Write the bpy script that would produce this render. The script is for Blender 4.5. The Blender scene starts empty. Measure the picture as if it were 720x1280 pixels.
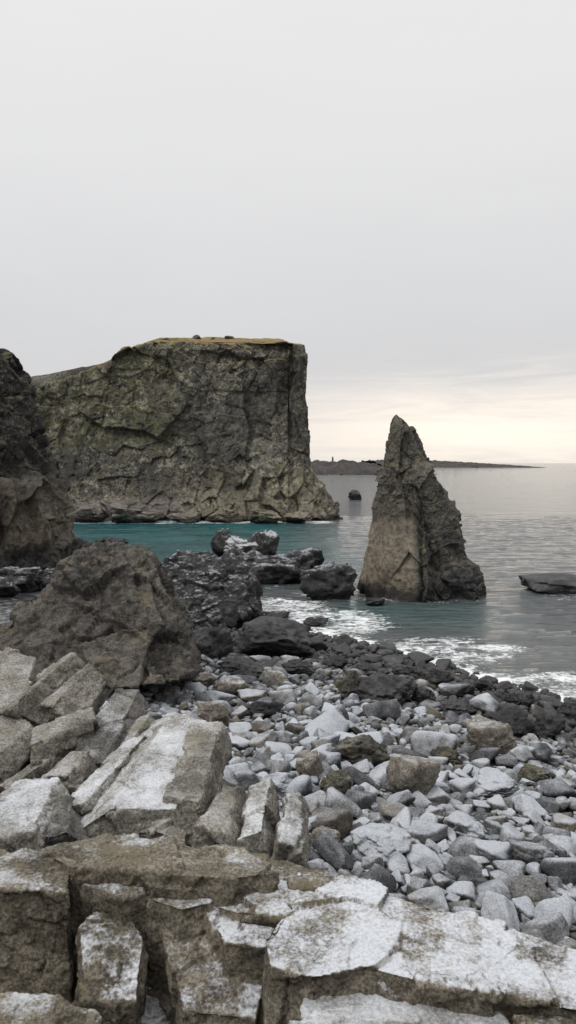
import bpy, bmesh, math, random
import numpy as np
from mathutils import Vector, Matrix
random.seed(5)
RNG = np.random.default_rng(11)
scene = bpy.context.scene
COL = scene.collection

# ------------------------------------------------------------------ numpy noise
def _h(ix, iy, iz, seed):
    with np.errstate(over='ignore'):
        h = (ix.astype(np.uint32) * np.uint32(374761393) + iy.astype(np.uint32) * np.uint32(668265263)
             + iz.astype(np.uint32) * np.uint32(2147483647) + np.uint32((seed * 974711 + 13) % 4294967295))
        h = (h ^ (h >> np.uint32(13))) * np.uint32(1274126177)
        h = (h ^ (h >> np.uint32(16))) * np.uint32(2246822519)
        h = h ^ (h >> np.uint32(15))
    return h.astype(np.float64) / 4294967295.0

def vnoise(P, seed=0):
    F = np.floor(P); f = P - F; I = F.astype(np.int64) & 0xFFFFFFF
    u = f * f * f * (f * (f * 6 - 15) + 10)
    r = 0
    for dx in (0, 1):
        wx = u[:, 0] if dx else 1 - u[:, 0]
        for dy in (0, 1):
            wy = u[:, 1] if dy else 1 - u[:, 1]
            for dz in (0, 1):
                wz = u[:, 2] if dz else 1 - u[:, 2]
                r = r + wx * wy * wz * _h(I[:, 0] + dx, I[:, 1] + dy, I[:, 2] + dz, seed)
    return r * 2 - 1

def fbm(P, octv=5, seed=0, gain=.5):
    a = 1; s = 0; t = 0; Q = P.copy()
    for i in range(octv):
        s = s + a * vnoise(Q, seed + i); t += a; a *= gain; Q = Q * 2.03 + 17.3
    return s / t

def worley(P, seed=0):
    F = np.floor(P); I = F.astype(np.int64)
    f1 = np.full(len(P), 9.); rid = np.zeros(len(P)); off = np.zeros((len(P), 3))
    for dx in (-1, 0, 1):
        for dy in (-1, 0, 1):
            for dz in (-1, 0, 1):
                cx = (I[:, 0] + dx); cy = (I[:, 1] + dy); cz = (I[:, 2] + dz)
                mx, my, mz = cx & 0xFFFFFFF, cy & 0xFFFFFFF, cz & 0xFFFFFFF
                h = _h(mx, my, mz, seed)
                o = np.stack([P[:, 0] - cx - h, P[:, 1] - cy - np.mod(h * 977.31, 1), P[:, 2] - cz - np.mod(h * 7919.77, 1)], 1)
                d = (o ** 2).sum(1)
                c = d < f1
                rid = np.where(c, np.mod(h * 3571.3, 1), rid); off = np.where(c[:, None], o, off); f1 = np.where(c, d, f1)
    return rid, off
def facet(P, seed=0, warp=.3):
    """fractured rock: every cell is its own tilted plane"""
    W = P + warp * np.stack([fbm(P * .9, 2, seed + 21), fbm(P * .9 + 31, 2, seed + 22), fbm(P * .9 + 57, 2, seed + 23)], 1)
    rid, o = worley(W, seed)
    a = rid * 6.2832 * 7; b = np.cos(rid * 91.7)
    g = np.stack([np.cos(a) * np.sqrt(1 - b * b * .9), np.sin(a) * np.sqrt(1 - b * b * .9), b], 1)
    return (o * g).sum(1) + .35 * (np.mod(rid * 37.3, 1) - .5)

def sstep(a, b, x):
    t = np.clip((x - a) / (b - a), 0, 1)
    return t * t * (3 - 2 * t)

# ------------------------------------------------------------------ survey geometry (camera stand point)
EYE = 10.0
PITCH = math.radians(3.84)
FPX = 924.0
def ray(px, py):
    dx = (px - 360) / FPX; u = (640 - py) / FPX
    return Vector((dx, math.cos(PITCH) + u * math.sin(PITCH), -math.sin(PITCH) + u * math.cos(PITCH)))
def P(px, py, d):
    r = ray(px, py); return Vector((0, 0, EYE)) + r * (d / r.y)
def G(px, py, z):
    r = ray(px, py); return Vector((0, 0, EYE)) + r * ((z - EYE) / r.z)

WX = np.array([-300, -60, -30, -16, -8, 1, 4.2, 8, 12.3, 20, 40, 300.])
WY = np.array([62, 62, 60, 54, 46.5, 42.5, 39.5, 34.5, 28.8, 19, 3, -60.])
def terrain(x, y):
    x = np.asarray(x, float); y = np.asarray(y, float)
    yw = np.interp(x, WX, WY)
    s = yw - y
    z = np.where(s > 0, s * 0.112, s * 0.09)
    z = np.maximum(z, -5)
    left = sstep(1.2, -1.2, x)
    ya = 5.0 + 3.3 * left; yb = 9.0 + 5.0 * left
    bank = sstep(yb, ya, y)
    zb = 6.25 + 0 * x
    z = z * (1 - bank) + np.maximum(zb, z) * bank
    up = sstep(3.2, 0.8, y)
    z = z * (1 - up) + 8.35 * up
    z = z + sstep(-38, -52, x) * sstep(420, 200, y) * sstep(-200, 30, y) * 14
    return z
def tz(x, y): return float(terrain(x, y))
def hit(px, py):
    r = ray(px, py); p = Vector((0, 0, EYE)); t = 3.0
    while t < 3000:
        q = p + r * t
        if q.z <= max(0.0, tz(q.x, q.y)): return q
        t += 0.03 + t * 0.002
    return p + r * t

# ------------------------------------------------------------------ mesh helpers
def make_mesh(name, verts, faces, smooth=True):
    me = bpy.data.meshes.new(name)
    me.from_pydata(np.asarray(verts).tolist(), [], faces if isinstance(faces, list) else np.asarray(faces).tolist())
    if smooth: me.polygons.foreach_set("use_smooth", [True] * len(me.polygons))
    me.update()
    return me
def add_obj(name, me, mat=None, loc=(0, 0, 0)):
    ob = bpy.data.objects.new(name, me); COL.objects.link(ob); ob.location = loc
    if mat is not None and len(me.materials) == 0: me.materials.append(mat)
    return ob
def tag(ob, label, cat, group=None):
    ob["label"] = label; ob["category"] = cat
    if group: ob["group"] = group
def get_co(me):
    a = np.empty(len(me.vertices) * 3); me.vertices.foreach_get("co", a); return a.reshape(-1, 3)
def get_no(me):
    a = np.empty(len(me.vertices) * 3, dtype=np.float32); me.vertex_normals.foreach_get("vector", a); return a.reshape(-1, 3).astype(float)
def set_co(me, co):
    me.vertices.foreach_set("co", np.ascontiguousarray(co, dtype=np.float32).ravel()); me.update()
def recentre(ob):
    co = get_co(ob.data); c = co.mean(0); c[2] = co[:, 2].min()
    set_co(ob.data, co - c); ob.location = Vector(c.tolist())

def grid_faces(m, n, closed):
    i = np.arange(m - 1)[:, None]; j = np.arange(n if closed else n - 1)[None, :]
    a = i * n + j; b = i * n + (j + 1) % n
    return np.stack([a, b, b + n, a + n], -1).reshape(-1, 4)

# ------------------------------------------------------------------ node helpers
class NT:
    def __init__(s, nt): s.nt = nt; s.n = nt.nodes; s.l = nt.links
    def new(s, t): return s.n.new(t)
    def put(s, sock, v):
        if isinstance(v, bpy.types.NodeSocket): s.l.new(v, sock)
        elif isinstance(v, (tuple, list)) and len(v) == 3 and sock.type == 'RGBA': sock.default_value = (*v, 1)
        else: sock.default_value = v
    def noise(s, co, scale, detail=6, rough=.6, dist=0.):
        n = s.new('ShaderNodeTexNoise'); s.put(n.inputs['Vector'], co); n.inputs['Scale'].default_value = scale
        n.inputs['Detail'].default_value = detail; n.inputs['Roughness'].default_value = rough; n.inputs['Distortion'].default_value = dist
        return n.outputs[0]
    def m(s, op, a, b=0., c=None, clamp=False):
        n = s.new('ShaderNodeMath'); n.operation = op; n.use_clamp = clamp
        s.put(n.inputs[0], a); s.put(n.inputs[1], b)
        if c is not None: s.put(n.inputs[2], c)
        return n.outputs[0]
    def mr(s, v, a, b, c=0., d=1., smooth=True):
        n = s.new('ShaderNodeMapRange'); n.interpolation_type = 'SMOOTHSTEP' if smooth else 'LINEAR'
        s.put(n.inputs[0], v); s.put(n.inputs[1], a); s.put(n.inputs[2], b); s.put(n.inputs[3], c); s.put(n.inputs[4], d)
        return n.outputs[0]
    def mix(s, f, a, b, mode='MIX'):
        n = s.new('ShaderNodeMix'); n.data_type = 'RGBA'; n.blend_type = mode
        s.put(n.inputs[0], f); s.put(n.inputs[6], a); s.put(n.inputs[7], b)
        return n.outputs[2]
    def ramp(s, f, stops):
        n = s.new('ShaderNodeValToRGB'); s.put(n.inputs[0], f)
        e = n.color_ramp.elements
        while len(e) < len(stops): e.new(.5)
        for k, (p, c) in enumerate(stops):
            e[k].position = p; e[k].color = (*c, 1) if len(c) == 3 else c
        return n.outputs[0]
    def sep(s, v):
        n = s.new('ShaderNodeSeparateXYZ'); s.put(n.inputs[0], v); return n.outputs
    def scale(s, v, sc):
        n = s.new('ShaderNodeVectorMath'); n.operation = 'MULTIPLY'; s.put(n.inputs[0], v); n.inputs[1].default_value = sc; return n.outputs[0]
    def bump(s, h, strength, dist, normal=None):
        n = s.new('ShaderNodeBump'); s.put(n.inputs['Height'], h); n.inputs['Strength'].default_value = strength; n.inputs['Distance'].default_value = dist
        if normal is not None: s.l.new(normal, n.inputs['Normal'])
        return n.outputs[0]

def new_mat(name):
    m = bpy.data.materials.new(name); m.use_nodes = True
    nt = NT(m.node_tree); b = m.node_tree.nodes['Principled BSDF']
    return m, nt, b

def rock_mat(name, dark, mid, light, s=1., frost=0., frost_lo=.5, frost_hi=.9, wet=None, moss=None, moss_amt=0., rnd=None,
             bumpd=.03, speck=40., rough=.85, zones=None, frost_col=(.60, .62, .655), cav=.5, patch=1.9, wetmul=.26, spk=1.1):
    m, t, b = new_mat(name)
    g = t.new('ShaderNodeNewGeometry'); pos = g.outputs['Position']
    x, y, z = t.sep(pos); nx, ny, nz = t.sep(g.outputs['Normal'])
    n1 = t.noise(pos, .45 * s, 8, .62, .4); n2 = t.noise(pos, 2.3 * s, 8, .65); n3 = t.noise(pos, 14 * s, 6, .7)
    f = t.m('ADD', t.m('MULTIPLY', n1, .45), t.m('ADD', t.m('MULTIPLY', n2, .35), t.m('MULTIPLY', n3, .2)))
    col = t.ramp(f, [(.42, dark), (.5, mid), (.58, light)])
    col = t.mix(t.mr(n3, .38, .6), t.mix(1., col, (.5, .5, .5), 'MULTIPLY'), col)
    rv = None
    if rnd == 'object':
        oi = t.new('ShaderNodeObjectInfo'); rv = oi.outputs['Random']
    elif rnd == 'attr':
        a = t.new('ShaderNodeAttribute'); a.attribute_name = 'tint'; rv = a.outputs['Fac']
    if rv is not None:
        tint = t.ramp(rv, [(0., (.30, .30, .32)), (.22, (.6, .61, .65)), (.42, (.92, .94, .98)), (.53, (1.25, 1.25, 1.25)), (.64, (.42, .43, .46)), (.78, (.98, .93, .85)), (.9, (.86, .74, .60)), (1., (.42, .37, .32))])
        col = t.mix(1., col, tint, 'MULTIPLY')
    if zones: col = zones(t, col, x, y, z, n1, n2, n3, nz)
    if moss:
        mm = t.mr(t.m('ADD', t.noise(pos, .8 * s, 7, .7), t.m('MULTIPLY', nz, .12)), .58 - moss_amt * .1, .70)
        col = t.mix(t.m('MULTIPLY', mm, .7), col, moss)
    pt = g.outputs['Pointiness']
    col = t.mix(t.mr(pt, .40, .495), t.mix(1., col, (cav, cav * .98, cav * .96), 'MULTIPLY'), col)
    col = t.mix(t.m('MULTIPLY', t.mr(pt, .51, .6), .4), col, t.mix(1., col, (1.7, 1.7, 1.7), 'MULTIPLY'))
    wetm = None
    if wet is not None:
        wetm = t.mr(t.m('ADD', z, t.m('MULTIPLY', t.m('SUBTRACT', n1, .5), 4.5)), wet + .9, wet - .4)
        col = t.mix(wetm, col, t.mix(1., col, (wetmul, wetmul, wetmul * 1.04), 'MULTIPLY'))
    if frost > 0:
        q = t.m('ADD', nz, t.m('MULTIPLY', t.m('SUBTRACT', t.noise(pos, .9 * s, 7, .65), .5), patch))
        q = t.m('ADD', q, t.m('MULTIPLY', t.m('SUBTRACT', t.noise(pos, speck, 4, .75), .5), spk))
        if rv is not None:
            r2 = t.m('FRACT', t.m('MULTIPLY', rv, 17.3)); q = t.m('ADD', q, t.m('MULTIPLY', t.m('SUBTRACT', r2, .5), 1.1))
        fm = t.m('MULTIPLY', t.mr(q, frost_lo, frost_hi), frost, clamp=True)
        if wetm is not None: fm = t.m('MULTIPLY', fm, t.m('SUBTRACT', 1., wetm, clamp=True))
        fc = t.mix(t.mr(n3, .35, .6), t.mix(1., frost_col, (.74, .75, .77), 'MULTIPLY'), frost_col)
        col = t.mix(fm, col, fc)
    b.inputs['Roughness'].default_value = rough
    if wetm is not None: t.put(b.inputs['Roughness'], t.mr(wetm, 0., 1., rough, .38))
    t.put(b.inputs['Base Color'], col)
    b.inputs['Specular IOR Level'].default_value = .3
    hb = t.m('ADD', t.m('MULTIPLY', n2, 1.), t.m('ADD', t.m('MULTIPLY', n3, .65), t.m('MULTIPLY', t.noise(pos, 60 * s, 4, .7), .2)))
    t.put(b.inputs['Normal'], t.bump(hb, 1., bumpd))
    return m

# ------------------------------------------------------------------ materials
def cliff_zones(t, col, x, y, z, n1, n2, n3, nz):
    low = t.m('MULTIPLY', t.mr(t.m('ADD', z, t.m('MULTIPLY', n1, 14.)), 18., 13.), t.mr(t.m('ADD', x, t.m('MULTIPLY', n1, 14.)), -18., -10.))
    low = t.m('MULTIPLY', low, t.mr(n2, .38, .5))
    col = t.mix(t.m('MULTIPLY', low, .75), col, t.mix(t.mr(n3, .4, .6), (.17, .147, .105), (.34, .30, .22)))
    overhang_shade = t.m('MULTIPLY', t.mr(z, 3., 7.), t.mr(t.m('ADD', z, t.m('MULTIPLY', n1, 10.)), 22., 15.))  # overhang shading painted into the cliff colour as a dark band
    overhang_shade = t.m('MULTIPLY', overhang_shade, t.mr(x, 0., -12.))
    col = t.mix(t.m('MULTIPLY', overhang_shade, .55), col, (.052, .048, .046))
    mo = t.m('MULTIPLY', t.mr(x, -14., -26.), t.mr(t.m('ADD', z, t.m('MULTIPLY', n1, 10.)), 15., 20.))
    col = t.mix(t.m('MULTIPLY', t.m('MULTIPLY', mo, t.mr(n2, .42, .56)), .6), col, (.135, .135, .055))
    lf = t.m('MULTIPLY', t.mr(z, 4.8, 2.8), t.mr(x, -14., -20.))
    col = t.mix(t.m('MULTIPLY', lf, .75), col, (.25, .22, .205))
    pos = t.new('ShaderNodeNewGeometry').outputs['Position']
    spots = t.m('MULTIPLY', t.mr(t.noise(pos, .7, 10, .88), .515, .56), t.mr(t.noise(pos, .09, 3, .5), .40, .54))
    col = t.mix(t.m('MULTIPLY', spots, .75), col, (.46, .43, .32))
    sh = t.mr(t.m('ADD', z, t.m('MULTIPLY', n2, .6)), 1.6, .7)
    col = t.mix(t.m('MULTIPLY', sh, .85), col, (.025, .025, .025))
    gr = t.mr(t.m('ADD', nz, t.m('MULTIPLY', n2, .2)), .55, .75)
    gr = t.m('MULTIPLY', gr, t.mr(z, 20., 26.))
    grass = t.mix(t.mr(n2, .35, .65), (.34, .22, .095), (.22, .17, .07))
    return t.mix(gr, col, grass)
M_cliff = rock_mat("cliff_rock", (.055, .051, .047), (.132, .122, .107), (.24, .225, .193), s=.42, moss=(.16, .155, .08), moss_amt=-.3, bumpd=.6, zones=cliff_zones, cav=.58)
def near_zones(t, col, x, y, z, n1, n2, n3, nz):
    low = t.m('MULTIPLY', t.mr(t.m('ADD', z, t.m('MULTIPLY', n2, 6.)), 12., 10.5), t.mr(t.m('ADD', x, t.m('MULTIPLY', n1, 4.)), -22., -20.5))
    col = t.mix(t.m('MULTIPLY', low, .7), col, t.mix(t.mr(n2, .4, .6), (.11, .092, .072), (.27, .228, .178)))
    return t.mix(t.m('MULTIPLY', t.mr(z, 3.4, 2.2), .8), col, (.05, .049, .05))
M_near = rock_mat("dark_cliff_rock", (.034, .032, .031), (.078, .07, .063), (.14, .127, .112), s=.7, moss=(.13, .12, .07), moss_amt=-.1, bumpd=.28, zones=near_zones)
def stack_zones(t, col, x, y, z, n1, n2, n3, nz):
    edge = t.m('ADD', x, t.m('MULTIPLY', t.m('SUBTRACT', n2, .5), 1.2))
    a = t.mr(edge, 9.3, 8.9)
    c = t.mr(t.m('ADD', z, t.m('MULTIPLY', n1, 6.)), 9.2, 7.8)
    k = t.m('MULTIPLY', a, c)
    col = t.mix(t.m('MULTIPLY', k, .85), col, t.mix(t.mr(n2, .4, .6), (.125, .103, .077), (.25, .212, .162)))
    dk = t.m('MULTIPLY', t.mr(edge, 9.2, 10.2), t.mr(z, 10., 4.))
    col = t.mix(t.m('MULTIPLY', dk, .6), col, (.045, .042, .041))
    return t.mix(t.m('MULTIPLY', t.mr(t.m('ADD', z, t.m('MULTIPLY', n2, 1.4)), 2.2, 1.3), .88), col, (.02, .02, .02))
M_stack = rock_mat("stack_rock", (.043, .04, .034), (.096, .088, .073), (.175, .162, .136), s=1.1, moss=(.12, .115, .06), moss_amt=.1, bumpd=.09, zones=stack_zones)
M_brown = rock_mat("brown_lava_rock", (.052, .048, .043), (.112, .102, .09), (.20, .18, .154), s=1.8, moss=(.17, .13, .088), moss_amt=-.7, bumpd=.12, frost=.3, frost_lo=1.25, frost_hi=1.5, cav=.45)
M_wet = rock_mat("wet_black_rock", (.016, .016, .017), (.034, .033, .034), (.078, .075, .075), s=1.6, wet=.3, bumpd=.06, rough=.55)
M_wetfrost = rock_mat("dark_rock_with_frost", (.018, .018, .019), (.04, .039, .04), (.085, .083, .083), s=1.6, wet=.3, frost=.75, frost_lo=.7, frost_hi=1.3, bumpd=.08, rough=.65, speck=6, spk=1.6, frost_col=(.42, .44, .47))
M_snowrock = rock_mat("snowy_rock", (.03, .03, .03), (.07, .065, .06), (.13, .12, .11), s=1.6, wet=.3, frost=.8, frost_lo=.4, frost_hi=1.2, bumpd=.08, speck=9)
M_column = rock_mat("pale_basalt", (.118, .108, .093), (.215, .199, .172), (.32, .30, .264), s=3., moss=(.18, .165, .12), moss_amt=-.6, frost=.4, frost_lo=.8, frost_hi=1.5, bumpd=.022, speck=40)
M_slabfrost = rock_mat("frosted_basalt", (.105, .096, .083), (.19, .176, .152), (.285, .268, .235), s=3., frost=.84, frost_lo=.5, frost_hi=1.4, bumpd=.018, speck=40, patch=1.9)
M_ledge = rock_mat("ledge_basalt", (.075, .064, .048), (.17, .147, .112), (.285, .252, .20), s=3., moss=(.14, .12, .075), moss_amt=-.5, frost=.93, frost_lo=.66, frost_hi=1.15, bumpd=.024, speck=40, patch=1.9, frost_col=(.62, .64, .68), spk=1.0)
M_ledgebrown = rock_mat("brown_ledge_basalt", (.075, .064, .047), (.165, .142, .107), (.27, .237, .185), s=3., moss=(.14, .12, .075), moss_amt=-.4, frost=.8, frost_lo=.95, frost_hi=1.45, bumpd=.026, speck=40, patch=2.0, spk=1.0)
M_dslab = rock_mat("dark_basalt", (.055, .051, .046), (.12, .113, .10), (.20, .188, .17), s=3., frost=.5, frost_lo=.9, frost_hi=1.4, bumpd=.025, speck=60)
kw = dict(s=2.2, wet=1.55, frost=.76, frost_lo=.3, frost_hi=1.4, bumpd=.025, speck=30, frost_col=(.49, .515, .555), patch=1.6, wetmul=.32)
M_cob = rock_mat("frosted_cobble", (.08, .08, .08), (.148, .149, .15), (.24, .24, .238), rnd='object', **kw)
M_cobs = rock_mat("frosted_cobble_mass", (.08, .08, .08), (.148, .149, .15), (.24, .24, .238), rnd='attr', **kw)
M_tan = rock_mat("tan_boulder", (.11, .095, .077), (.20, .177, .147), (.30, .275, .235), s=2.2, frost=.6, frost_lo=.7, frost_hi=1.4, bumpd=.04, wet=.2)
M_mossy = rock_mat("mossy_boulder", (.04, .038, .032), (.08, .075, .062), (.14, .13, .105), s=3, moss=(.13, .115, .07), moss_amt=.1, frost=.3, frost_lo=.9, frost_hi=1.4, bumpd=.06)
M_ground = rock_mat("gravel_ground", (.03, .03, .03), (.06, .058, .056), (.11, .106, .10), s=3., frost=.5, frost_lo=.8, frost_hi=1.4, wet=.8, bumpd=.05)
M_far = rock_mat("far_shore_rock", (.024, .02, .02), (.045, .038, .035), (.08, .066, .057), s=.06, bumpd=1.)
M_hill = rock_mat("hill_ground", (.05, .048, .045), (.085, .08, .07), (.17, .16, .125), s=.12, bumpd=.8)

# ------------------------------------------------------------------ ground sheet
def axis(lo, hi, step, far, n=26):
    core = np.arange(lo, hi + step, step)
    out = np.geomspace(1, far, n)
    return np.concatenate([lo - out[::-1], core, core[-1] + out])
xs = axis(-45, 40, .35, 9000); ys = axis(-4, 72, .3, 9000)
X, Y = np.meshgrid(xs, ys); Pn = np.stack([X.ravel(), Y.ravel(), 0 * X.ravel()], 1)
Z = terrain(X, Y).ravel() + .16 * fbm(Pn / 1.4, 4, 3)
me = make_mesh("ground", np.column_stack([Pn[:, 0], Pn[:, 1], Z]), grid_faces(len(ys), len(xs), False))
ground = add_obj("ground", me, M_ground); ground["kind"] = "structure"

# ------------------------------------------------------------------ headland loft
def smooth_ring(pts, it=3):
    p = np.array(pts, float)
    for _ in range(it):
        q = np.roll(p, -1, 0)
        a = .75 * p + .25 * q; b = .25 * p + .75 * q
        p = np.stack([a, b], 1).reshape(-1, 2)
    return p
def resample(p, n, wfn=None):
    q = np.vstack([p, p[:1]]); seg = np.linalg.norm(np.diff(q, axis=0), axis=1)
    if wfn is not None: seg = seg * wfn((q[:-1] + q[1:]) / 2)
    s = np.concatenate([[0], np.cumsum(seg)]); u = np.linspace(0, s[-1], n, endpoint=False)
    return np.column_stack([np.interp(u, s, q[:, 0]), np.interp(u, s, q[:, 1])])
def headland(name, ring, n, m, ztop, inset, disp, mat, wfn=None, it=3, zlow=-3., capdisp=.4, K=30):
    r = resample(smooth_ring(ring, it), n, wfn)
    tg = np.roll(r, -3, 0) - np.roll(r, 3, 0); tg /= np.linalg.norm(tg, axis=1)[:, None] + 1e-9
    no = np.column_stack([tg[:, 1], -tg[:, 0]])
    zi, ii = zip(*inset)
    T = np.linspace(0, 1, m)
    zt = ztop(r[:, 0] - no[:, 0] * ii[-1], r[:, 1] - no[:, 1] * ii[-1])
    V = []; Nn = []
    for t in T:
        z = zlow + t * (zt - zlow)
        fr = np.interp(np.maximum(z, 0) / zt, zi, ii)
        V.append(np.column_stack([r - no * fr[:, None], z])); Nn.append(np.column_stack([no, 0 * z + .25]))
    V = np.concatenate(V); Nn = np.concatenate(Nn)
    D = disp(V); V2 = V + Nn * D[:, None]
    top = V2[-n:]; c = top.mean(0)
    caps = []
    for k in range(1, K + 1):
        f = 1 - (k / K) ** 1.6
        q = c + (top - c) * f
        q[:, 2] = ztop(q[:, 0], q[:, 1]) + capdisp * fbm(q / 3.5, 5, 77) * min(1, k / 3) + .25 * min(1, k / 3)
        caps.append(q)
    V2 = np.concatenate([V2] + caps)
    me = make_mesh(name, V2, grid_faces(m + K, n, True))
    ob = add_obj(name, me, mat); recentre(ob); return ob

def cliff_top(x, y):
    xx = np.array([-90, -60, -52, -44.7, -36.9, -32.5, -29.8, -26, -22.7, -10, 1, 20.]); zz = np.array([17, 19.2, 21.2, 23.4, 26.3, 28.0, 29.8, 30.6, 30.9, 30.9, 30.6, 30.6])
    k = sstep(-33, -24, x)
    q = np.stack([x, y, 0 * x], 1)
    return np.interp(x, xx, zz) + k * np.minimum(.27 * np.clip(y - 133, 0, 60), 2.4) + (1 - k) * .04 * np.clip(y - 133, 0, 30) + .3 * fbm(q / 2.5, 4, 55)
def cliff_disp(V):
    S = V * np.array([1, 1, .8])
    d = 1.8 * fbm(S / 16, 3, 1) + 1.1 * facet(S / 8, 9, .1) + .42 * facet(S / 3.0, 19, .1) + .2 * facet(S / 1.2, 29, .2) + .08 * facet(S / .55, 33, .2) + .55 * fbm(S / 2.4, 6, 6, .66)
    st = .3 * sstep(-.1, .1, np.sin(V[:, 2] * .55 + V[:, 0] * .05 + 2.5 * fbm(V / 14, 3, 8))) * sstep(14, 20, V[:, 2])
    lowb = sstep(10, 5, V[:, 2]) * sstep(-22, -8, V[:, 0])
    lump = facet(V / np.array([2.4, 2.4, 5.5]), 66, .08)
    return d * (1 - .45 * lowb) + st + lowb * 1.8 * lump - .6
cliff = headland("sea_cliff", [(-85, 133), (-60, 129), (-42, 127), (-20, 126.5), (-8, 126), (4.2, 125), (8.8, 127.5), (8.2, 136), (4, 150), (-7, 172), (-40, 195), (-85, 195)],
                 1400, 350, cliff_top, [(0, 0), (.08, .7), (.2, 2.4), (.35, 4.4), (.5, 5.9), (.7, 7.1), (.85, 7.3), (.96, 7.1), (1, 7.3)], cliff_disp, M_cliff,
                 wfn=lambda p: np.where(p[:, 1] < 145, 1., .2))
tag(cliff, "tall dark sea cliff with grassy flat top rising from teal water", "cliff")

def near_disp(V):
    S = V * np.array([1, 1, .75])
    lw = sstep(10, 8, V[:, 2]) * sstep(2.5, 3.5, V[:, 2])
    d = 1.0 * fbm(V / 7, 3, 31) + 1.1 * facet(S / 3.0, 39, .15) + .45 * facet(S / 1.2, 49, .2) + .2 * facet(S / .5, 44) + .4 * fbm(V / 1.2, 5, 36, .65)
    return d * (1 - .7 * lw) + lw * 1.4 * facet(V / np.array([1.7, 1.7, 4.2]), 71, .08) - .7
near = headland("sea_cliff", [(-55, 60), (-40, 57), (-27, 57), (-21.2, 60), (-19.6, 65), (-21.4, 74), (-31, 82), (-55, 84)], 1000, 270,
                lambda x, y: 19.8 + np.clip(-27 - x, 0, 30) * .25 + 0 * y,
                [(0, -.5), (.2, -.3), (.40, .3), (.55, 1.1), (.72, 2.2), (.86, 3.2), (1, 4.4)], near_disp, M_near, wfn=lambda p: np.where(p[:, 1] < 72, 1., .2), zlow=-1.)
tag(near, "dark craggy basalt crag with brown fractured lower wall", "cliff")

hill = headland("hill", [(-190, 210), (-90, 205), (-58, 205), (-38, 212), (-30, 240), (-60, 300), (-190, 320)], 300, 60,
                lambda x, y: np.interp(x, [-200, -90, -70, -50, -30], [30, 32, 35.6, 39.5, 42]) + 0 * y,
                [(0, 0), (.3, 2), (.7, 6), (1, 12)], lambda V: 2.5 * fbm(V / 14, 4, 61), M_hill, capdisp=1.)
hill["kind"] = "structure"

# ------------------------------------------------------------------ sea stack
def sea_stack():
    cy = 56.0
    rows = [(765, 442, 612), (750, 444, 609), (738, 446, 609), (720, 448, 606), (710, 450, 600), (698, 452, 585), (680, 456, 577), (660, 461, 570), (640, 466, 564), (620, 471, 557),
            (600, 475, 550), (583, 478, 542), (577, 479, 533), (562, 480, 527), (550, 482, 525), (541, 484, 522), (534, 486, 517), (528, 488, 511), (524, 490, 506), (521, 492, 502)]
    rz = np.array([P(0, a, cy).z for a, _, _ in rows]); xl = np.array([P(b, a, cy).x for a, b, _ in rows]); xr = np.array([P(c, a, cy).x for a, _, c in rows])
    corners = np.array([(-1, .15), (-.88, -.45), (-.35, -.92), (.05, -1.0), (.22, -.72), (.6, -.7), (.94, -.35), (1, .2), (.55, .9), (-.1, 1.0), (-.7, .75)])
    n = 560; m = 460
    ring = resample(smooth_ring(corners, 1), n)
    V = []
    zz = np.linspace(-2.5, rz[-1], m)
    for z in zz:
        l = np.interp(z, rz, xl); r = np.interp(z, rz, xr); h = (r - l) / 2; c = (r + l) / 2
        dy = min(h * .85, 3.6)
        tw = .10 * math.sin(z * .5)
        q = np.column_stack([ring[:, 0], ring[:, 1] + tw * ring[:, 0]])
        V.append(np.column_stack([c + q[:, 0] * h, cy + q[:, 1] * dy + .05 * z, np.full(n, z)]))
    V = np.concatenate(V)
    dirr = np.tile(np.column_stack([ring, np.full(n, .0)]), (m, 1)); dirr /= np.linalg.norm(dirr, axis=1)[:, None]; dirr[:, 2] = .3
    rough = .15 + .85 * np.maximum(sstep(5.0, 8.0, V[:, 2]), sstep(9.0, 9.8, V[:, 0]))
    S = V * np.array([1, 1, .75])
    d = .2 * fbm(V / 2.5, 3, 1) + rough * (.34 * facet(S / 1.3, 3, .1) + .14 * facet(S / .5, 4, .15) + .06 * facet(S / .25, 5) + .14 * fbm(V / .6, 5, 6, .65)) + .05 * fbm(V / .4, 4, 16, .6) + .75 * facet(V / np.array([2.5, 2.5, 5.0]), 8, .1)
    lin = 9.5 + .06 * V[:, 2] + .25 * fbm(V / 1.2, 3, 91)
    d -= .5 * np.exp(-((V[:, 0] - lin) / .18) ** 2) * sstep(7.5, 4.5, V[:, 2]) * (V[:, 1] < cy)
    wd = np.interp(V[:, 2], rz, (xr - xl) / 2)
    d *= np.clip(wd / 2.6, .35, 1)
    d -= .05
    V = V + dirr * d[:, None]
    c0 = V[-n:].mean(0); tops = []
    for k in (.75, .5, .25, .05):
        q = c0 + (V[(m - 1) * n:m * n] - c0) * k; q[:, 2] += .22 * (1 - k) + .1 * fbm(q / .3, 3, 9); tops.append(q)
    V = np.concatenate([V] + tops); m2 = m + 4
    faces = grid_faces(m2, n, True).tolist(); faces.append([(m2 - 1) * n + i for i in range(n)])
    me = make_mesh("sea_stack", V, faces)
    ob = add_obj("sea_stack", me, M_stack); recentre(ob)
    tag(ob, "pointed pinnacle sea stack of brown basalt standing in shallow water", "sea stack")
sea_stack()

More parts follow.
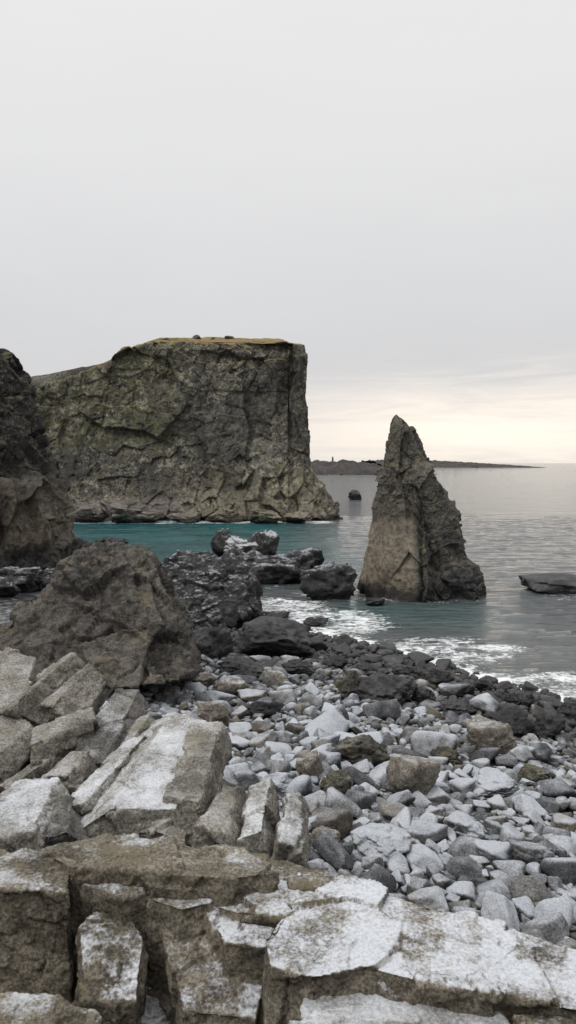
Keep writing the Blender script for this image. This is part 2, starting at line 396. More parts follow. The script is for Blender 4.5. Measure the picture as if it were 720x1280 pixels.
# ------------------------------------------------------------------ boulders (cut by fracture planes)
_ico = {}
def ico(sub):
    if sub not in _ico:
        bm = bmesh.new(); bmesh.ops.create_icosphere(bm, subdivisions=sub, radius=1.)
        v = np.array([x.co[:] for x in bm.verts]); v /= np.linalg.norm(v, axis=1)[:, None]
        f = np.array([[q.index for q in x.verts] for x in bm.faces]); bm.free(); _ico[sub] = (v, f)
    return _ico[sub]
def rock_shape(seed, sub, planes=16, k=14., rough=.06, elong=(1.25, 1., .72)):
    r = np.random.default_rng(seed); v, f = ico(sub)
    nrm = r.normal(size=(planes, 3)); nrm /= np.linalg.norm(nrm, axis=1)[:, None]
    nrm = np.concatenate([nrm, [[1, 0, 0], [-1, 0, 0], [0, 1, 0], [0, -1, 0], [0, 0, 1], [0, 0, -1]]])
    dist = r.uniform(.60, 1.0, len(nrm)); dist[-6:] = 1.
    dd = v @ nrm.T; rr = dist[None] / np.maximum(dd, .08)
    rad = -np.log(np.exp(-k * rr).sum(1)) / k
    q = v * rad[:, None]
    so = r.uniform(0, 50, 3)
    d = rough * 1.3 * fbm(q * 1.6 + so, 4, seed % 97)
    if sub >= 4: d = d + rough * .35 * fbm(q * 7 + so, 3, 5)
    if sub >= 5:
        d = d + rough * (2.1 * facet(q * 2.0 + so, 3, .15) + .7 * facet(q * 5 + so, 6) + .25 * facet(q * 11 + so, 7)) + rough * .35 * fbm(q * 16, 3, 2)
    q = q * (1 + d[:, None])
    e = np.array(elong); q = q * e
    mn, mx = q.min(0), q.max(0); q = (q - (mn + mx) / 2) / ((mx - mn) / 2)
    return q, f

def boulder(px, base, w, h, mat, label, seed, k=14., rough=.09, sub=5, depth=.85, name="boulder", group=None, sink=.18):
    p = hit(px, base)
    sc = (p.y * math.cos(PITCH) + (EYE - p.z) * math.sin(PITCH)) / FPX
    W = w * sc / 2; H = h * sc; D = W * depth
    H = max(.5 * H, H - .25 * D * (EYE - p.z) / p.y * 2)
    q, f = rock_shape(seed, sub, k=k, rough=rough)
    hz = H * (1 + sink) / 2
    q = q * np.array([W, D, hz])
    me = make_mesh(name, q, f)
    ob = add_obj(name, me, mat, (p.x, p.y + D * .8, p.z - H * sink + hz))
    tag(ob, label, "rock", group)
    placed.append((ob.location.x, ob.location.y, max(W, D)))
    return ob
placed = []
B = [
 (444, 625, 17, 13, M_wet, "small black rock poking out of calm sea", 1),
 (419, 636, 12, 9, M_wet, "small black rock beside the cliff foot", 2),
 (411, 751, 74, 48, M_wetfrost, "dark angular boulder standing in foamy shallows", 3),
 (710, 742, 96, 22, M_wet, "low smooth black reef rock awash in sea", 4),
 (395, 784, 34, 12, M_wet, "small wet rock surrounded by foam", 5),
 (470, 757, 26, 10, M_wet, "small wet rock at the stack foot", 6),
 (578, 750, 58, 44, M_wet, "dark wet shoulder rock against the stack foot", 7),
 (276, 696, 28, 36, M_wetfrost, "upright dark skerry rock dusted with snow", 11),
 (300, 708, 46, 38, M_snowrock, "snow dusted grey skerry rock", 12),
 (330, 704, 40, 42, M_snowrock, "snow covered pointed skerry rock", 13),
 (312, 724, 74, 38, M_wetfrost, "snow dusted skerry rock above the water", 14),
 (352, 732, 86, 46, M_wetfrost, "dark jagged skerry rock lightly frosted", 15),
 (383, 722, 46, 38, M_wetfrost, "dark skerry rock with frosted crest", 16),
 (366, 714, 30, 26, M_wetfrost, "small dark skerry rock with frosted crest", 17),
 (255, 716, 40, 20, M_wetfrost, "low dark skerry rock lightly frosted", 18),
 (338, 826, 112, 52, M_wet, "large wet black boulder at the waterline", 21),
 (262, 826, 60, 46, M_wet, "wet black boulder beside brown crag", 22),
 (300, 850, 62, 26, M_wet, "rounded dark boulder at the beach edge", 23),
 (372, 846, 44, 22, M_wet, "dark wet boulder at the beach edge", 24),
 (345, 776, 36, 9, M_wet, "low wet rock in foam", 25),
 (20, 742, 60, 34, M_wetfrost, "frosted dark boulder at crag foot", 26),
 (58, 740, 40, 30, M_wetfrost, "frosted dark boulder below crag wall", 27),
 (-6, 748, 50, 28, M_wetfrost, "dark boulder at crag foot", 28),
 (98, 692, 46, 16, M_wet, "low dark rock beside crag", 29),
 (135, 686, 44, 14, M_wet, "low dark rock in teal cove", 30),
 (485, 884, 92, 40, M_wet, "wide wet black boulder on cobbles", 31),
 (545, 862, 52, 30, M_wet, "wet black boulder near surf", 32),
 (437, 874, 38, 38, M_mossy, "upright dark boulder on cobble beach", 33),
 (606, 866, 26, 18, M_wet, "small wet black boulder by surf", 34),
 (656, 888, 34, 24, M_wet, "wet black boulder by surf", 35),
 (690, 882, 26, 16, M_wet, "wet black boulder in surf", 36),
 (640, 925, 60, 36, M_wet, "dark rounded boulder on cobbles", 37),
 (690, 930, 50, 36, M_wet, "dark rounded boulder above surf", 38),
 (575, 900, 56, 24, M_wet, "dark flat boulder on cobbles", 39),
 (420, 838, 34, 18, M_wet, "wet dark boulder near surf", 71),
 (460, 846, 30, 16, M_wet, "wet dark boulder near surf", 72),
 (510, 850, 40, 20, M_wet, "wet dark boulder near surf", 73),
 (720, 905, 40, 30, M_wet, "wet dark boulder near surf", 74),
 (530, 884, 34, 26, M_wet, "upright dark boulder on cobbles", 75),
 (580, 872, 30, 18, M_wet, "wet dark boulder near surf", 76),
 (625, 880, 28, 16, M_wet, "wet dark boulder near surf", 77),
 (523, 1008, 72, 66, M_tan, "big tan angular boulder with frosted face", 41),
 (452, 962, 80, 42, M_mossy, "dark mossy boulder among frosted cobbles", 42),
 (618, 946, 68, 46, M_tan, "pale angular boulder with sloping face", 43),
 (388, 980, 38, 40, M_tan, "brown upright boulder among cobbles", 44),
 (422, 1004, 44, 42, M_mossy, "dark upright boulder among cobbles", 45),
 (265, 912, 46, 36, M_tan, "tan rounded boulder on snowy cobbles", 46),
 (285, 878, 46, 30, M_tan, "tan angular boulder on upper beach", 47),
 (250, 862, 40, 20, M_tan, "tan flattish boulder on upper beach", 48),
 (330, 900, 50, 28, M_cob, "grey angular boulder on snowy cobbles", 49),
 (415, 915, 34, 28, M_tan, "brownish boulder among cobbles", 50),
 (350, 1000, 60, 34, M_cob, "grey flat boulder among frosted cobbles", 51),
 (348, 860, 34, 22, M_tan, "tan block on the upper beach", 52),
 (184, 866, 22, 16, M_tan, "brown round stone on the snowy bank", 53),
 (212, 872, 26, 16, M_tan, "tan round stone on the snowy bank", 54),
 (160, 872, 20, 14, M_tan, "brown round stone beside brown crag", 55),
 (408, 1062, 38, 28, M_tan, "pale smooth round boulder below the ledge", 56),
 (620, 1000, 66, 30, M_cob, "frosted oval boulder on cobbles", 58),
 (480, 1080, 80, 40, M_cob, "frosted angular slab on cobble beach", 59),
 (590, 1060, 54, 34, M_cob, "frosted angular boulder on cobble beach", 60),
 (672, 1090, 60, 36, M_cob, "frosted angular boulder on cobble beach", 61),
 (560, 960, 40, 26, M_mossy, "dark angular boulder among cobbles", 62),
 (670, 985, 44, 26, M_mossy, "dark angular boulder among cobbles", 63),
]
for (px, by, w, h, mt, lab, sd) in B:
    big = mt in (M_wet, M_wetfrost, M_mossy, M_snowrock)
    boulder(px, by, w, h, mt, lab, sd + 100, k=18 if not big else 24, rough=.03 if sd == 4 else (.11 if big else .07), sub=5, name="boulder", group="loose boulders of the shore")

# ------------------------------------------------------------------ fractured blocks (hulls, remeshed, weathered)
def blocks(name, hulls, voxel, disp, mat, label, cat="rock", smooth=4, group=None, flat=.5):
    bm = bmesh.new()
    for pts in hulls:
        vs = [bm.verts.new(p) for p in pts]
        res = bmesh.ops.convex_hull(bm, input=vs)
        dead = [g for g in res['geom_interior'] if isinstance(g, bmesh.types.BMVert) and g.is_valid]
        dead += [g for g in res['geom_unused'] if isinstance(g, bmesh.types.BMVert) and g.is_valid]
        bmesh.ops.delete(bm, geom=list(set(dead)), context='VERTS')
    me = bpy.data.meshes.new(name); bm.to_mesh(me); bm.free()
    ob = bpy.data.objects.new(name, me); COL.objects.link(ob)
    r = ob.modifiers.new("r", 'REMESH'); r.mode = 'VOXEL'; r.voxel_size = voxel
    s = ob.modifiers.new("s", 'SMOOTH'); s.factor = .5; s.iterations = smooth
    dg = bpy.context.evaluated_depsgraph_get()
    m2 = bpy.data.meshes.new_from_object(ob.evaluated_get(dg)); ob.modifiers.clear(); ob.data = m2
    co = get_co(m2); no = get_no(m2)
    amt = disp(co) * (1 - flat * sstep(.6, .95, no[:, 2]))
    set_co(m2, co + no * amt[:, None])
    m2.polygons.foreach_set("use_smooth", [True] * len(m2.polygons))
    m2.materials.clear(); m2.materials.append(mat)
    recentre(ob); tag(ob, label, cat, group)
    return ob
def rockdisp(s, a, seed=0, sharp=1., fine=.3, mid=.8):
    def f(V):
        return a * (1.1 * fbm(V / (s * 1.3), 4, seed + 1) + sharp * 2.0 * facet(V / s, seed, .12) + sharp * mid * facet(V / (s * .4), seed + 9, .15) + sharp * mid * .35 * facet(V / (s * .16), seed + 19) + fine * fbm(V / (s * .15), 4, seed + 3, .65))
    return f
def sl(pts, t=(0, .6, -1.2), grow=1.1, dz=0.):
    p = [P(*q) + Vector((0, 0, dz)) for q in pts]; c = sum(p, Vector()) / len(p); tv = Vector(t)
    return p + [c + (q - c) * grow + tv for q in p]
def pr(pts, z, drop, grow=1.08, tilt=0., roll=0.):
    """block whose top is a polygon near height z, tilted forward (tilt) or sideways (roll)"""
    p = [G(a, b, z) for a, b in pts]; c = sum(p, Vector()) / len(p)
    p = [q + Vector((0, 0, (q.y - c.y) * tilt + (q.x - c.x) * roll)) for q in p]
    return p + [Vector((c.x + (q.x - c.x) * grow, c.y + (q.y - c.y) * grow, z - drop)) for q in p]
def colm(a, b, rw, rt, seed, sides=6):
    """irregular prismatic column from point a to point b; rw half width, rt half thickness"""
    r = np.random.default_rng(seed); A = P(*a); Bv = P(*b); ax = (Bv - A).normalized()
    side = ax.cross(Vector((0, 0, 1))).normalized(); upv = side.cross(ax).normalized()
    out = []
    ang = [2 * math.pi * (i + r.uniform(-.3, .3)) / sides for i in range(sides)]
    rad = [r.uniform(.8, 1.18) for _ in range(sides)]
    for c, s_, sg in ((A, 1.1, -1), (Bv, r.uniform(.75, .98), 1)):
        tl = r.uniform(-.35, .35, 2)
        for an, ra in zip(ang, rad):
            u = math.cos(an) * ra * rw * s_; v = math.sin(an) * ra * rt * s_
            out.append(c + side * u + upv * v + ax * (u * tl[0] + v * tl[1]))
    return out

blocks("rock_crag", [
    sl([(62, 718, 24.6), (100, 690, 25.2), (148, 674, 25.6), (176, 684, 25.2), (200, 716, 24.6), (220, 776, 23.6), (244, 848, 22.2), (150, 862, 21.5), (60, 850, 21.8)], (0, 4.5, -1.5), .8),
    sl([(6, 770, 24), (34, 744, 24.6), (80, 712, 25), (150, 722, 25), (205, 855, 21.4), (60, 865, 21), (0, 865, 21)], (0, 4, -1.), .85),
    sl([(-50, 800, 23.3), (0, 784, 23.5), (40, 766, 24), (110, 775, 23.6), (120, 865, 21), (-50, 865, 21)], (0, 4, -.5), .9)],
    .05, rockdisp(2.2, .18, 3, .95, .9, 1.1), M_brown, "big rugged dark brown lava boulder above the beach", smooth=3, flat=0)
blocks("boulder", [
    sl([(193, 712, 46), (222, 690, 47), (280, 688, 47.5), (308, 706, 46.5), (322, 736, 45), (328, 766, 44), (290, 780, 43.2), (205, 782, 43.2)], (0, 4, -1.5), .85),
    sl([(193, 730, 45), (240, 712, 45), (300, 722, 44.5), (318, 760, 43.6), (290, 782, 42.8), (205, 786, 42.8)], (0, 4, -1.5), .9)],
    .065, rockdisp(2.1, .20, 8, 1.1, .6, .9), M_wetfrost, "large black shoreline boulder with thin frost on top", smooth=3, group="loose boulders of the shore", flat=0)
for i, (cx, by, w, h) in enumerate([(110, 654, 50, 28), (150, 655, 60, 32), (185, 654, 36, 18), (228, 654, 44, 14), (90, 642, 40, 26), (280, 654, 50, 18), (330, 655, 44, 20), (372, 655, 40, 16)]):
    boulder(cx, by, w, h, M_cliff, "pinkish grey fallen block at the cliff foot", 300 + i, k=22, rough=.12, group="fallen blocks at the cliff foot")

colL = "weathered pale basalt column block leaning on the bank"
frL = "tilted basalt slab dusted with frost on the bank"
dkL = "dark grey basalt slab leaning on the bank"
UNDER = [
 [(-10, 905, 9.0), (15, 890, 9.0), (55, 845, 9.9), (110, 840, 9.9), (138, 890, 9.3), (100, 930, 8.8)],
 [(-60, 845, 9.9), (0, 826, 10.3), (50, 832, 10.3), (40, 890, 9.2), (-60, 925, 8.8)],
 [(-80, 920, 8.7), (30, 900, 8.9), (120, 930, 8.7), (180, 930, 8.9), (150, 990, 8.0), (0, 1010, 7.8), (-80, 1000, 7.8)],
 [(60, 1000, 7.8), (150, 960, 8.2), (270, 950, 8.2), (260, 1010, 7.3), (200, 1060, 6.6), (60, 1060, 6.5)],
 [(-60, 1010, 7.6), (70, 1000, 7.4), (90, 1075, 6.1), (-60, 1080, 6.1)],
]
blocks("rock_bank", [sl(u, (.05, .5, -1.6), 1.05, -.2) for u in UNDER], .03, rockdisp(.7, .05, 15, 1.), M_dslab, "dark fractured bedrock bank beneath tilted blocks")
C = [
 ((22, 912, 8.8), (92, 838, 9.9), .35, .40, M_column, colL),
 ((70, 912, 8.9), (126, 846, 9.6), .31, .38, M_column, colL),
 ((-10, 925, 8.7), (22, 832, 10.1), .45, .42, M_column, colL),
 ((-60, 905, 9.0), (-30, 826, 10.2), .4, .42, M_column, colL),
 ((44, 950, 8.3), (116, 915, 8.6), .27, .34, M_column, colL),
 ((-50, 985, 7.9), (30, 915, 8.7), .43, .36, M_column, colL),
 ((122, 975, 8.0), (166, 884, 9.4), .31, .34, M_dslab, dkL),
 ((160, 950, 8.4), (188, 905, 9.0), .23, .28, M_column, colL),
 ((165, 1062, 6.5), (232, 925, 8.3), .56, .34, M_slabfrost, frL),
 ((232, 1050, 6.6), (266, 930, 8.2), .25, .36, M_column, colL),
 ((102, 1040, 6.8), (180, 945, 8.1), .26, .36, M_slabfrost, frL),
 ((262, 1075, 6.3), (288, 996, 7.2), .20, .3, M_column, "upright basalt slab at the ledge edge"),
 ((312, 1085, 6.3), (326, 1000, 7.2), .19, .3, M_slabfrost, "upright frosted basalt slab at the ledge edge"),
 ((358, 1095, 6.3), (368, 1012, 7.3), .18, .3, M_slabfrost, "upright frosted basalt slab at the ledge edge"),
 ((-10, 1085, 6.1), (48, 992, 7.2), .44, .26, M_slabfrost, frL),
 ((84, 1065, 6.3), (92, 1015, 6.9), .2, .25, M_dslab, dkL),
 ((6, 1000, 7.7), (90, 936, 8.5), .13, .22, M_column, "narrow wedge of brown basalt on the bank"),
 ((66, 1008, 7.4), (104, 958, 8.0), .28, .28, M_column, "tan angular basalt block on the bank"),
 ((200, 1065, 6.4), (216, 1030, 6.8), .22, .2, M_column, "small tan basalt block beside ledge"),
]
for i, (a, b_, rw, rt, mt, lab) in enumerate(C):
    blocks("basalt_block", [colm(a, b_, rw, rt, 140 + i, 5 + i % 3)], .016, rockdisp(.52, .029, 20 + i, 1., .45, .75), mt, lab, smooth=3, group="tumbled basalt blocks of the bank")

L = [
 ([pr([(40, 1054), (150, 1040), (215, 1048), (230, 1092), (90, 1082)], 7.15, 1.6, 1.06, 0, .05), pr([(192, 1046), (300, 1064), (352, 1090), (290, 1100), (192, 1092)], 7.14, 1.6, 1.06, -.06),
   pr([(300, 1068), (380, 1078), (470, 1104), (430, 1116), (340, 1102)], 7.02, 1.6)], M_ledgebrown, "brown basalt ledge rim with thin snow"),
 ([pr([(104, 1104), (150, 1076), (194, 1074), (200, 1112), (150, 1120)], 7.03, 1.3, 1.10, .05), pr([(186, 1122), (184, 1078), (262, 1080), (268, 1126), (226, 1134)], 7.00, 1.3, 1.08, .05),
   pr([(252, 1124), (256, 1084), (335, 1088), (430, 1106), (352, 1144), (300, 1138)], 6.98, 1.3, 1.04, .04),
   pr([(254, 1142), (264, 1122), (345, 1142), (334, 1180), (285, 1176)], 6.90, 1.2, 1.08, .1),
   pr([(96, 1170), (150, 1152), (182, 1178), (172, 1225), (100, 1225)], 6.76, .9, 1.12, .5), pr([(208, 1184), (300, 1174), (335, 1208), (320, 1250), (225, 1243)], 6.68, .8, 1.12, .45)], M_ledge, "fractured basalt ledge block with frosted top and brown face"),
 ([pr([(-40, 1062), (50, 1060), (90, 1086), (86, 1112), (-40, 1108)], 7.1, 1.2, 1.02, 0, -.06)], M_ledgebrown, "square brown basalt block at ledge end"),
 ([pr([(328, 1172), (348, 1142), (432, 1102), (480, 1114), (480, 1204), (390, 1218), (335, 1204)], 7.0, 1.3, 1.04, .04),
   pr([(455, 1110), (530, 1128), (630, 1152), (620, 1240), (520, 1224), (455, 1208)], 6.99, 1.3, 1.04, .02, -.02),
   pr([(605, 1152), (740, 1190), (800, 1250), (740, 1264), (660, 1244), (600, 1234)], 6.98, 1.3, 1.04, 0, .03),
   pr([(350, 1212), (430, 1216), (470, 1240), (380, 1250)], 6.84, .9, 1.1, .4)], M_ledge, "broad snow frosted basalt slab with brown edges"),
 ([pr([(375, 1234), (480, 1224), (620, 1258), (680, 1320), (520, 1400), (380, 1360)], 6.84, .9, 1.03)], M_slabfrost, "frost covered basalt slab with crisp front edge"),
 ([pr([(-40, 1242), (60, 1240), (118, 1262), (150, 1300), (-40, 1330)], 6.72, .8, 1.05, .1)], M_ledgebrown, "low brown basalt slab"),
 ([pr([(640, 1268), (760, 1262), (780, 1330), (660, 1320)], 6.9, .8)], M_ledgebrown, "brown basalt block below frosted slab"),
]
for i, (hl, mt, lab) in enumerate(L):
    blocks("basalt_ledge", hl, .0125, rockdisp(.58, .030, 60 + i, 1., .45, .75), mt, lab, smooth=3, group="fractured basalt ledge blocks", flat=.35)
for i, (cx, by, w, h) in enumerate([(150, 1268, 70, 34), (190, 1255, 70, 34), (240, 1275, 95, 44), (180, 1292, 80, 34), (128, 1284, 50, 30), (300, 1290, 70, 34), (350, 1275, 50, 30)]):
    boulder(cx, by, w, h, M_slabfrost, "small frost coated stone below the ledge face", 340 + i, k=18, rough=.05, sub=5, group="frosted stones below the ledge")

# ------------------------------------------------------------------ cobble beach
cands = []
def scatter(n, rlo, rhi, pw):
    for _ in range(n):
        y = 7.5 + 41 * RNG.random() ** 1.15
        x = RNG.uniform(-.28 * y - 2.5, .44 * y + 2.5)
        r = rlo + (rhi - rlo) * RNG.random() ** pw
        cands.append((x, y, r))
scatter(190, .34, .55, 1.5); scatter(950, .22, .34, 1.4); scatter(5500, .14, .23, 1.4); scatter(40000, .08, .15, 1.); scatter(42000, .048, .08, 1.)
cell = {}
kept = []
for (x, y, r) in cands:
    zz = tz(x, y)
    if zz < -.12 or zz > 5.3: continue
    if y < 18 and r > .165 + .013 * y: continue
    if y > 27 and r < .12: continue
    if y > 19 and r < .07: continue
    ok = True
    for (bx, by_, br) in placed:
        if (x - bx) ** 2 + (y - by_) ** 2 < (br * .75) ** 2: ok = False; break
    if not ok: continue
    gx, gy = int(x // .8), int(y // .8)
    for a in range(gx - 2, gx + 3):
        for b in range(gy - 2, gy + 3):
            for (x2, y2, r2) in cell.get((a, b), ()):
                if (x - x2) ** 2 + (y - y2) ** 2 < (.79 * (r + r2)) ** 2: ok = False; break
            if not ok: break
        if not ok: break
    if ok:
        cell.setdefault((gx, gy), []).append((x, y, r)); kept.append((x, y, r))
print("cobbles", len(kept))
bpy.context.view_layer.update()
DG = bpy.context.evaluated_depsgraph_get()
def seen(x, y, z):
    r = Vector((x, y, z - EYE)); dep = r.y * math.cos(PITCH) - r.z * math.sin(PITCH)
    v = r.y * math.sin(PITCH) + r.z * math.cos(PITCH)
    if not (dep > 0 and abs(x / dep * FPX) < 355 and abs(v / dep * FPX) < 630): return False
    L_ = r.length; ok, loc, _, _, _, _ = scene.ray_cast(DG, Vector((0, 0, EYE)), r.normalized(), distance=L_ - .05)
    return not ok
sized = sorted([(r / y, x, y, tz(x, y), r) for (x, y, r) in kept], key=lambda q: -q[0])
flags = []; cnt = 0
for (s_, x, y, z, r) in sized:
    f = False
    if cnt < 300 and seen(x, y, z + r * .5): f = True; cnt += 1
    flags.append(f)
variants = []
ELS = [(1.3, 1, .7), (1.1, 1, .8), (1.6, 1, .62), (1.25, 1.05, .55)]; KS = [12, 20, 30, 15]
for i in range(18):
    el = ELS[i % 4]
    q, f = rock_shape(500 + i, 4, planes=10, k=KS[i % 4], rough=.07, elong=el)
    q = q * (np.array(el) / max(el)) * np.array([1, 1, 1.05])
    variants.append((q, f, make_mesh("beach_cobble", q, f)))
labs = ["rounded grey cobble dusted with frost on the beach", "angular grey beach stone with frosted top", "long flat grey beach stone dusted with frost", "flat grey beach slab stone dusted with frost"]
for v in variants: v[2].materials.append(M_cob)
low = {}
bigV = []; bigF = []; tint = []; off = 0
for (s_, x, y, z, r), fl in zip(sized, flags):
    vi = RNG.integers(0, 18); yaw = RNG.uniform(0, 6.283); tx, ty = RNG.normal(0, .28, 2)
    rot = Matrix.Rotation(yaw, 3, 'Z') @ Matrix.Rotation(tx, 3, 'X') @ Matrix.Rotation(ty, 3, 'Y')
    sc = r * 1.25; zc = z + r * RNG.uniform(.1, .65)
    if fl:
        ob = bpy.data.objects.new("beach_cobble", variants[vi][2]); COL.objects.link(ob)
        ob.matrix_world = Matrix.Translation((x, y, zc)) @ rot.to_4x4() @ Matrix.Diagonal((sc, sc, sc, 1))
        tag(ob, labs[vi % 4], "stone", "cobbles of the frosty beach")
    else:
        sub = 3 if (y < 22 and r > .1) else 2
        key = (vi, sub)
        if key not in low:
            el = ELS[vi % 4]
            q, f = rock_shape(500 + vi, sub, planes=10, k=KS[vi % 4], rough=.05, elong=el)
            low[key] = (q * (np.array(el) / max(el)), f)
        q, f = low[key]
        R = np.array(rot)
        bigV.append((q * sc) @ R.T + np.array([x, y, zc])); bigF.append(f + off); off += len(q)
        tint.append(np.full(len(q), RNG.random()))
me = make_mesh("cobbles", np.concatenate(bigV), np.concatenate(bigF))
at = me.attributes.new("tint", 'FLOAT', 'POINT'); at.data.foreach_set("value", np.concatenate(tint).astype(np.float32))
cb = add_obj("cobble_shingle", me, M_cobs); cb["kind"] = "stuff"; cb["label"] = "mass of small frosted grey cobbles covering the beach"; cb["category"] = "stones"

# ------------------------------------------------------------------ water
xs = axis(-62, 60, .32, 9000, 40); ys = axis(24, 130, .26, 12000, 46)
X, Y = np.meshgrid(xs, ys); x = X.ravel(); y = Y.ravel()
Pn = np.stack([x, y, 0 * x], 1)
inner = sstep(75, 55, np.abs(x)) * sstep(150, 125, y)
Zw = (.08 * fbm(Pn / np.array([5, 2.6, 1]), 3, 3) + .075 * fbm(Pn / np.array([1.9, 1.05, 1]), 2, 9)) * inner
dep = -terrain(x, y)
foam = .95 * sstep(.5, .0, dep) * sstep(-14, -6, x)
foam = np.maximum(foam, .5 * sstep(.9, .2, dep) * sstep(-14, -4, x))
def blob(cx, cy, rx, ry, a):
    global foam
    d = np.sqrt(((x - cx) / rx) ** 2 + ((y - cy) / ry) ** 2)
    foam = np.maximum(foam, a * sstep(1.3, .6, d))
blob(9.4, 56, 6.4, 4.6, .46); blob(3.2, 55.5, 3.2, 3.2, .56); blob(-1, 50, 5, 5, .62); blob(2.8, 46, 4.5, 4.5, .66); blob(-5, 60, 6.5, 5, .34)
blob(-2, 65, 6, 4, .42); blob(15, 32, 6, 3.8, .64); blob(22, 55, 5, 2.5, .34); blob(-4, 45, 3, 3, .75); blob(8.5, 39, 4.8, 3.2, .6)
foam = np.maximum(foam, .7 * sstep(4.5, 1.5, np.abs(y - 123.5)) * sstep(10, 6, x) * sstep(-62, -50, x))
teal = sstep(12, -5, x) * sstep(54, 70, y) * sstep(175, 140, y)
stack_refl = .04 + .35 * sstep(8, 2, np.abs(x - 8.5)) * sstep(54, 51, y) * sstep(42, 47, y)  # dark teal reflection of the stack painted into the water colour
me = make_mesh("water", np.column_stack([x, y, Zw]), grid_faces(len(ys), len(xs), False))
for nm, ar in (("foam", foam), ("teal", np.maximum(teal, stack_refl))):
    a = me.attributes.new(nm, 'FLOAT', 'POINT'); a.data.foreach_set("value", ar.astype(np.float32))
mw, t, b = new_mat("sea_water")
g = t.new('ShaderNodeNewGeometry'); pos = g.outputs['Position']
fa = t.new('ShaderNodeAttribute'); fa.attribute_name = 'foam'; ta = t.new('ShaderNodeAttribute'); ta.attribute_name = 'teal'
n_a = t.noise(t.scale(pos, (1, 1.7, 1)), .55, 8, .7, 1.2); n_b = t.noise(pos, 3.5, 6, .75, .6)
w2 = t.noise(t.scale(pos, (.5, 1.2, 1)), .16, 4, .55)
w3 = t.noise(t.scale(pos, (.28, 1.1, 1)), .42, 5, .6, .4)
tl = t.mix(t.mr(w2, .35, .65), (.007, .052, .058), (.014, .09, .095))
col = t.mix(ta.outputs['Fac'], (.065, .07, .071), tl)
fn = t.m('ADD', t.m('MULTIPLY', t.m('SUBTRACT', n_a, .5), 2.2), t.m('MULTIPLY', t.m('SUBTRACT', n_b, .5), 1.7))
fm = t.mr(t.m('ADD', t.m('MULTIPLY', fa.outputs['Fac'], 1.25), fn), .55, 1.1)
fm = t.m('MULTIPLY', fm, t.mr(fa.outputs['Fac'], .05, .3))
col = t.mix(t.m('MULTIPLY', fm, .9), col, (.78, .80, .81))
t.put(b.inputs['Base Color'], col); t.put(b.inputs['Roughness'], t.mr(fm, 0, 1, .07, .8)); b.inputs['IOR'].default_value = 1.38
w1 = t.noise(t.scale(pos, (.6, 1.3, 1)), .9, 6, .65, .3)
hb = t.m('ADD', t.m('MULTIPLY', w1, .55), t.m('ADD', t.m('ADD', t.m('MULTIPLY', w2, 1.4), t.m('MULTIPLY', w3, 1.5)), t.m('MULTIPLY', n_b, .08)))
t.put(b.inputs['Normal'], t.bump(hb, .85, .75))
water = add_obj("water", me, mw); water["kind"] = "structure"

# ------------------------------------------------------------------ far shore
def strip(name, x0, x1, y0, y1, prof, seed, mat, nx=260, ny=40):
    xs = np.linspace(x0, x1, nx); v = np.linspace(0, 1, ny); X, Vv = np.meshgrid(xs, v)
    y = y0 + (y1 - y0) * Vv + 0 * X
    q = np.stack([X.ravel(), y.ravel(), 0 * X.ravel()], 1)
    h = np.interp(X.ravel(), *prof)
    z = h * np.minimum(1, Vv.ravel() * 2.5) ** .6 * np.minimum(1, (1 - Vv.ravel()) * 6) ** .6 + h * .38 * fbm(q / np.array([7, 30, 1]), 5, seed, .6) - .6
    me = make_mesh(name, np.stack([q[:, 0], q[:, 1], z], 1), grid_faces(ny, nx, False))
    ob = add_obj(name, me, mat); ob["kind"] = "structure"
    return ob
strip("far_shore", 8, 130, 590, 760, ([8, 25, 50, 75, 88, 110, 130], [11, 11.5, 11, 9.5, 7, 4.5, 0]), 5, M_far)
strip("far_headland", 180, 500, 1400, 1900, ([180, 300, 360, 430, 490, 500], [14, 14, 11.5, 7.5, 4, 0]), 6, M_far)
def cyl(r1, r2, z0, z1, n=12):
    a = np.linspace(0, 6.283, n, endpoint=False)
    return [(r1 * math.cos(q), r1 * math.sin(q), z0) for q in a] + [(r2 * math.cos(q), r2 * math.sin(q), z1) for q in a]
pb = P(418, 572, 640)
bm = bmesh.new()
for part in (cyl(1.0, .75, -2, 3.2), cyl(1.05, 1.05, 3.2, 3.5), cyl(.55, .5, 3.5, 4.4), cyl(.7, .05, 4.4, 5.)):
    bmesh.ops.convex_hull(bm, input=[bm.verts.new(p) for p in part])
me = bpy.data.meshes.new("beacon_tower"); bm.to_mesh(me); bm.free()
mb, tb, bb = new_mat("weathered_concrete"); tb.put(bb.inputs['Base Color'], tb.mix(tb.noise(tb.new('ShaderNodeNewGeometry').outputs['Position'], 1.), (.10, .06, .05), (.16, .10, .09)))
ob = add_obj("beacon_tower", me, mb, (pb.x, 665, 10.4)); tag(ob, "tiny dark beacon tower on the distant low shore", "tower")
for i, (px, dy, w, h) in enumerate([(246, 139, 11, 8), (287, 140, 12, 5), (207, 138, 8, 5), (266, 140, 6, 4)]):
    q, f = rock_shape(700 + i, 4, k=18, rough=.1); sc = dy / FPX
    xx = P(px, 421, dy).x; zz = float(cliff_top(np.array([xx]), np.array([float(dy)]))[0])
    q = q * np.array([w * sc / 2, w * sc / 2, h * sc / 2])
    ob = add_obj("boulder", make_mesh("boulder", q, f), M_near, (xx, dy, zz + h * sc * .3)); tag(ob, "small dark boulder on the grassy cliff brow", "rock", "boulders on the cliff brow")

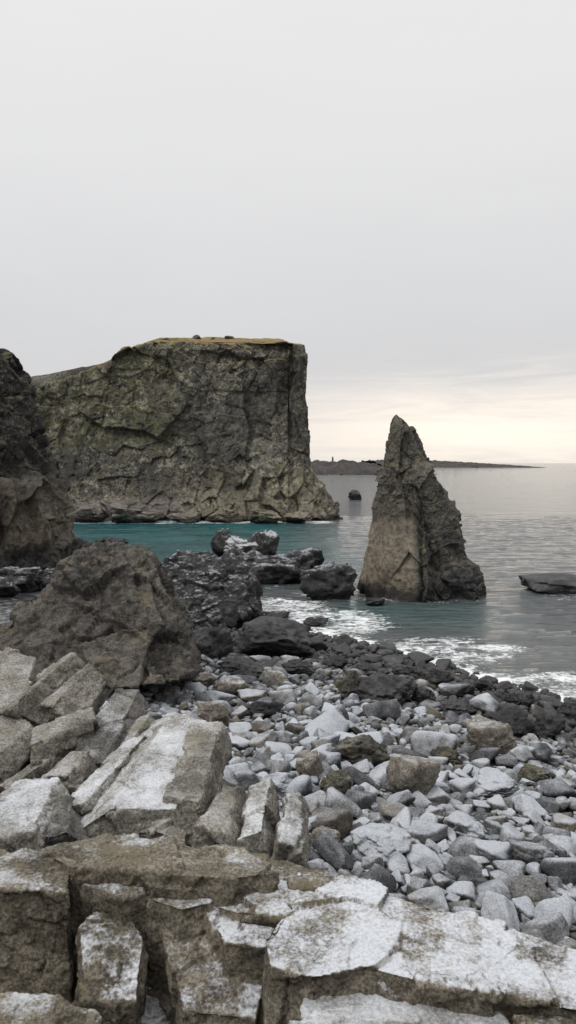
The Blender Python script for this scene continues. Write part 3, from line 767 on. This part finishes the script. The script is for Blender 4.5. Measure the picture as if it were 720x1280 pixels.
# ------------------------------------------------------------------ sky and light
w = bpy.data.worlds.new("World"); scene.world = w; w.use_nodes = True
t = NT(w.node_tree)
for n in list(t.n): t.n.remove(n)
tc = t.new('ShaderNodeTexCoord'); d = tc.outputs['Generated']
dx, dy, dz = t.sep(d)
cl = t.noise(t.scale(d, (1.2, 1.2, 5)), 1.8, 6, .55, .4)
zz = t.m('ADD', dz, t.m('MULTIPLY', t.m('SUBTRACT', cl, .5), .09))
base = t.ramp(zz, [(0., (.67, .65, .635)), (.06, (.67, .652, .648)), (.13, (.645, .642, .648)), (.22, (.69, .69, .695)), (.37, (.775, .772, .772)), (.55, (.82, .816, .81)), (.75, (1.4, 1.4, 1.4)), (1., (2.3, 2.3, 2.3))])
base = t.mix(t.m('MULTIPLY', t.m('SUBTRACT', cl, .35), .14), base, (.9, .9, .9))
az = t.m('ARCTAN2', dx, dy)
ga = t.m('POWER', 2.718, t.m('MULTIPLY', t.m('POWER', t.m('DIVIDE', t.m('SUBTRACT', az, .26), .30), 2.), -1.))
st = t.noise(t.scale(d, (1.6, 1.6, 16)), 2.6, 6, .62, .8)
ez = t.m('ADD', dz, t.m('MULTIPLY', t.m('SUBTRACT', st, .5), .11))
ge = t.m('POWER', 2.718, t.m('MULTIPLY', t.m('POWER', t.m('DIVIDE', t.m('SUBTRACT', ez, .045), .05), 2.), -1.))
gl = t.m('MULTIPLY', t.m('MULTIPLY', ga, ge), t.mr(az, 2.5, 1.2))
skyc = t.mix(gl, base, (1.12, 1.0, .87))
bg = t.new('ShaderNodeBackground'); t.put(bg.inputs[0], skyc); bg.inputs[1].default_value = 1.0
sk = t.new('ShaderNodeTexSky'); sk.sky_type = 'NISHITA'; sk.sun_disc = False
SUN_EL = math.radians(48); SUN_AZ = math.radians(-70)
sk.sun_elevation = SUN_EL; sk.sun_rotation = SUN_AZ
bg2 = t.new('ShaderNodeBackground'); t.l.new(sk.outputs[0], bg2.inputs[0]); bg2.inputs[1].default_value = .004
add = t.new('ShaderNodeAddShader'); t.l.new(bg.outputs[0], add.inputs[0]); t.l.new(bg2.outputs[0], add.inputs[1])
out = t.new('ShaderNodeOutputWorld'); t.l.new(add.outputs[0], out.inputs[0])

sun = bpy.data.lights.new("sun", 'SUN'); sun.energy = 1.4; sun.angle = math.radians(12); sun.color = (1, .965, .91)
so = bpy.data.objects.new("sun", sun); COL.objects.link(so)
dirv = Vector((math.sin(SUN_AZ) * math.cos(SUN_EL), math.cos(SUN_AZ) * math.cos(SUN_EL) - .6, math.sin(SUN_EL))).normalized()
so.rotation_euler = dirv.to_track_quat('Z', 'Y').to_euler()

cam = bpy.data.cameras.new("camera"); cam.sensor_fit = 'VERTICAL'; cam.sensor_height = 36; cam.lens = 26; cam.clip_end = 30000; cam.clip_start = .05
co = bpy.data.objects.new("camera", cam); COL.objects.link(co); co.location = (0, 0, EYE); co.rotation_euler = (math.radians(90) - PITCH, 0, 0)
scene.camera = co
scene.view_settings.view_transform = 'Standard'; scene.view_settings.look = 'None'; scene.view_settings.exposure = 0
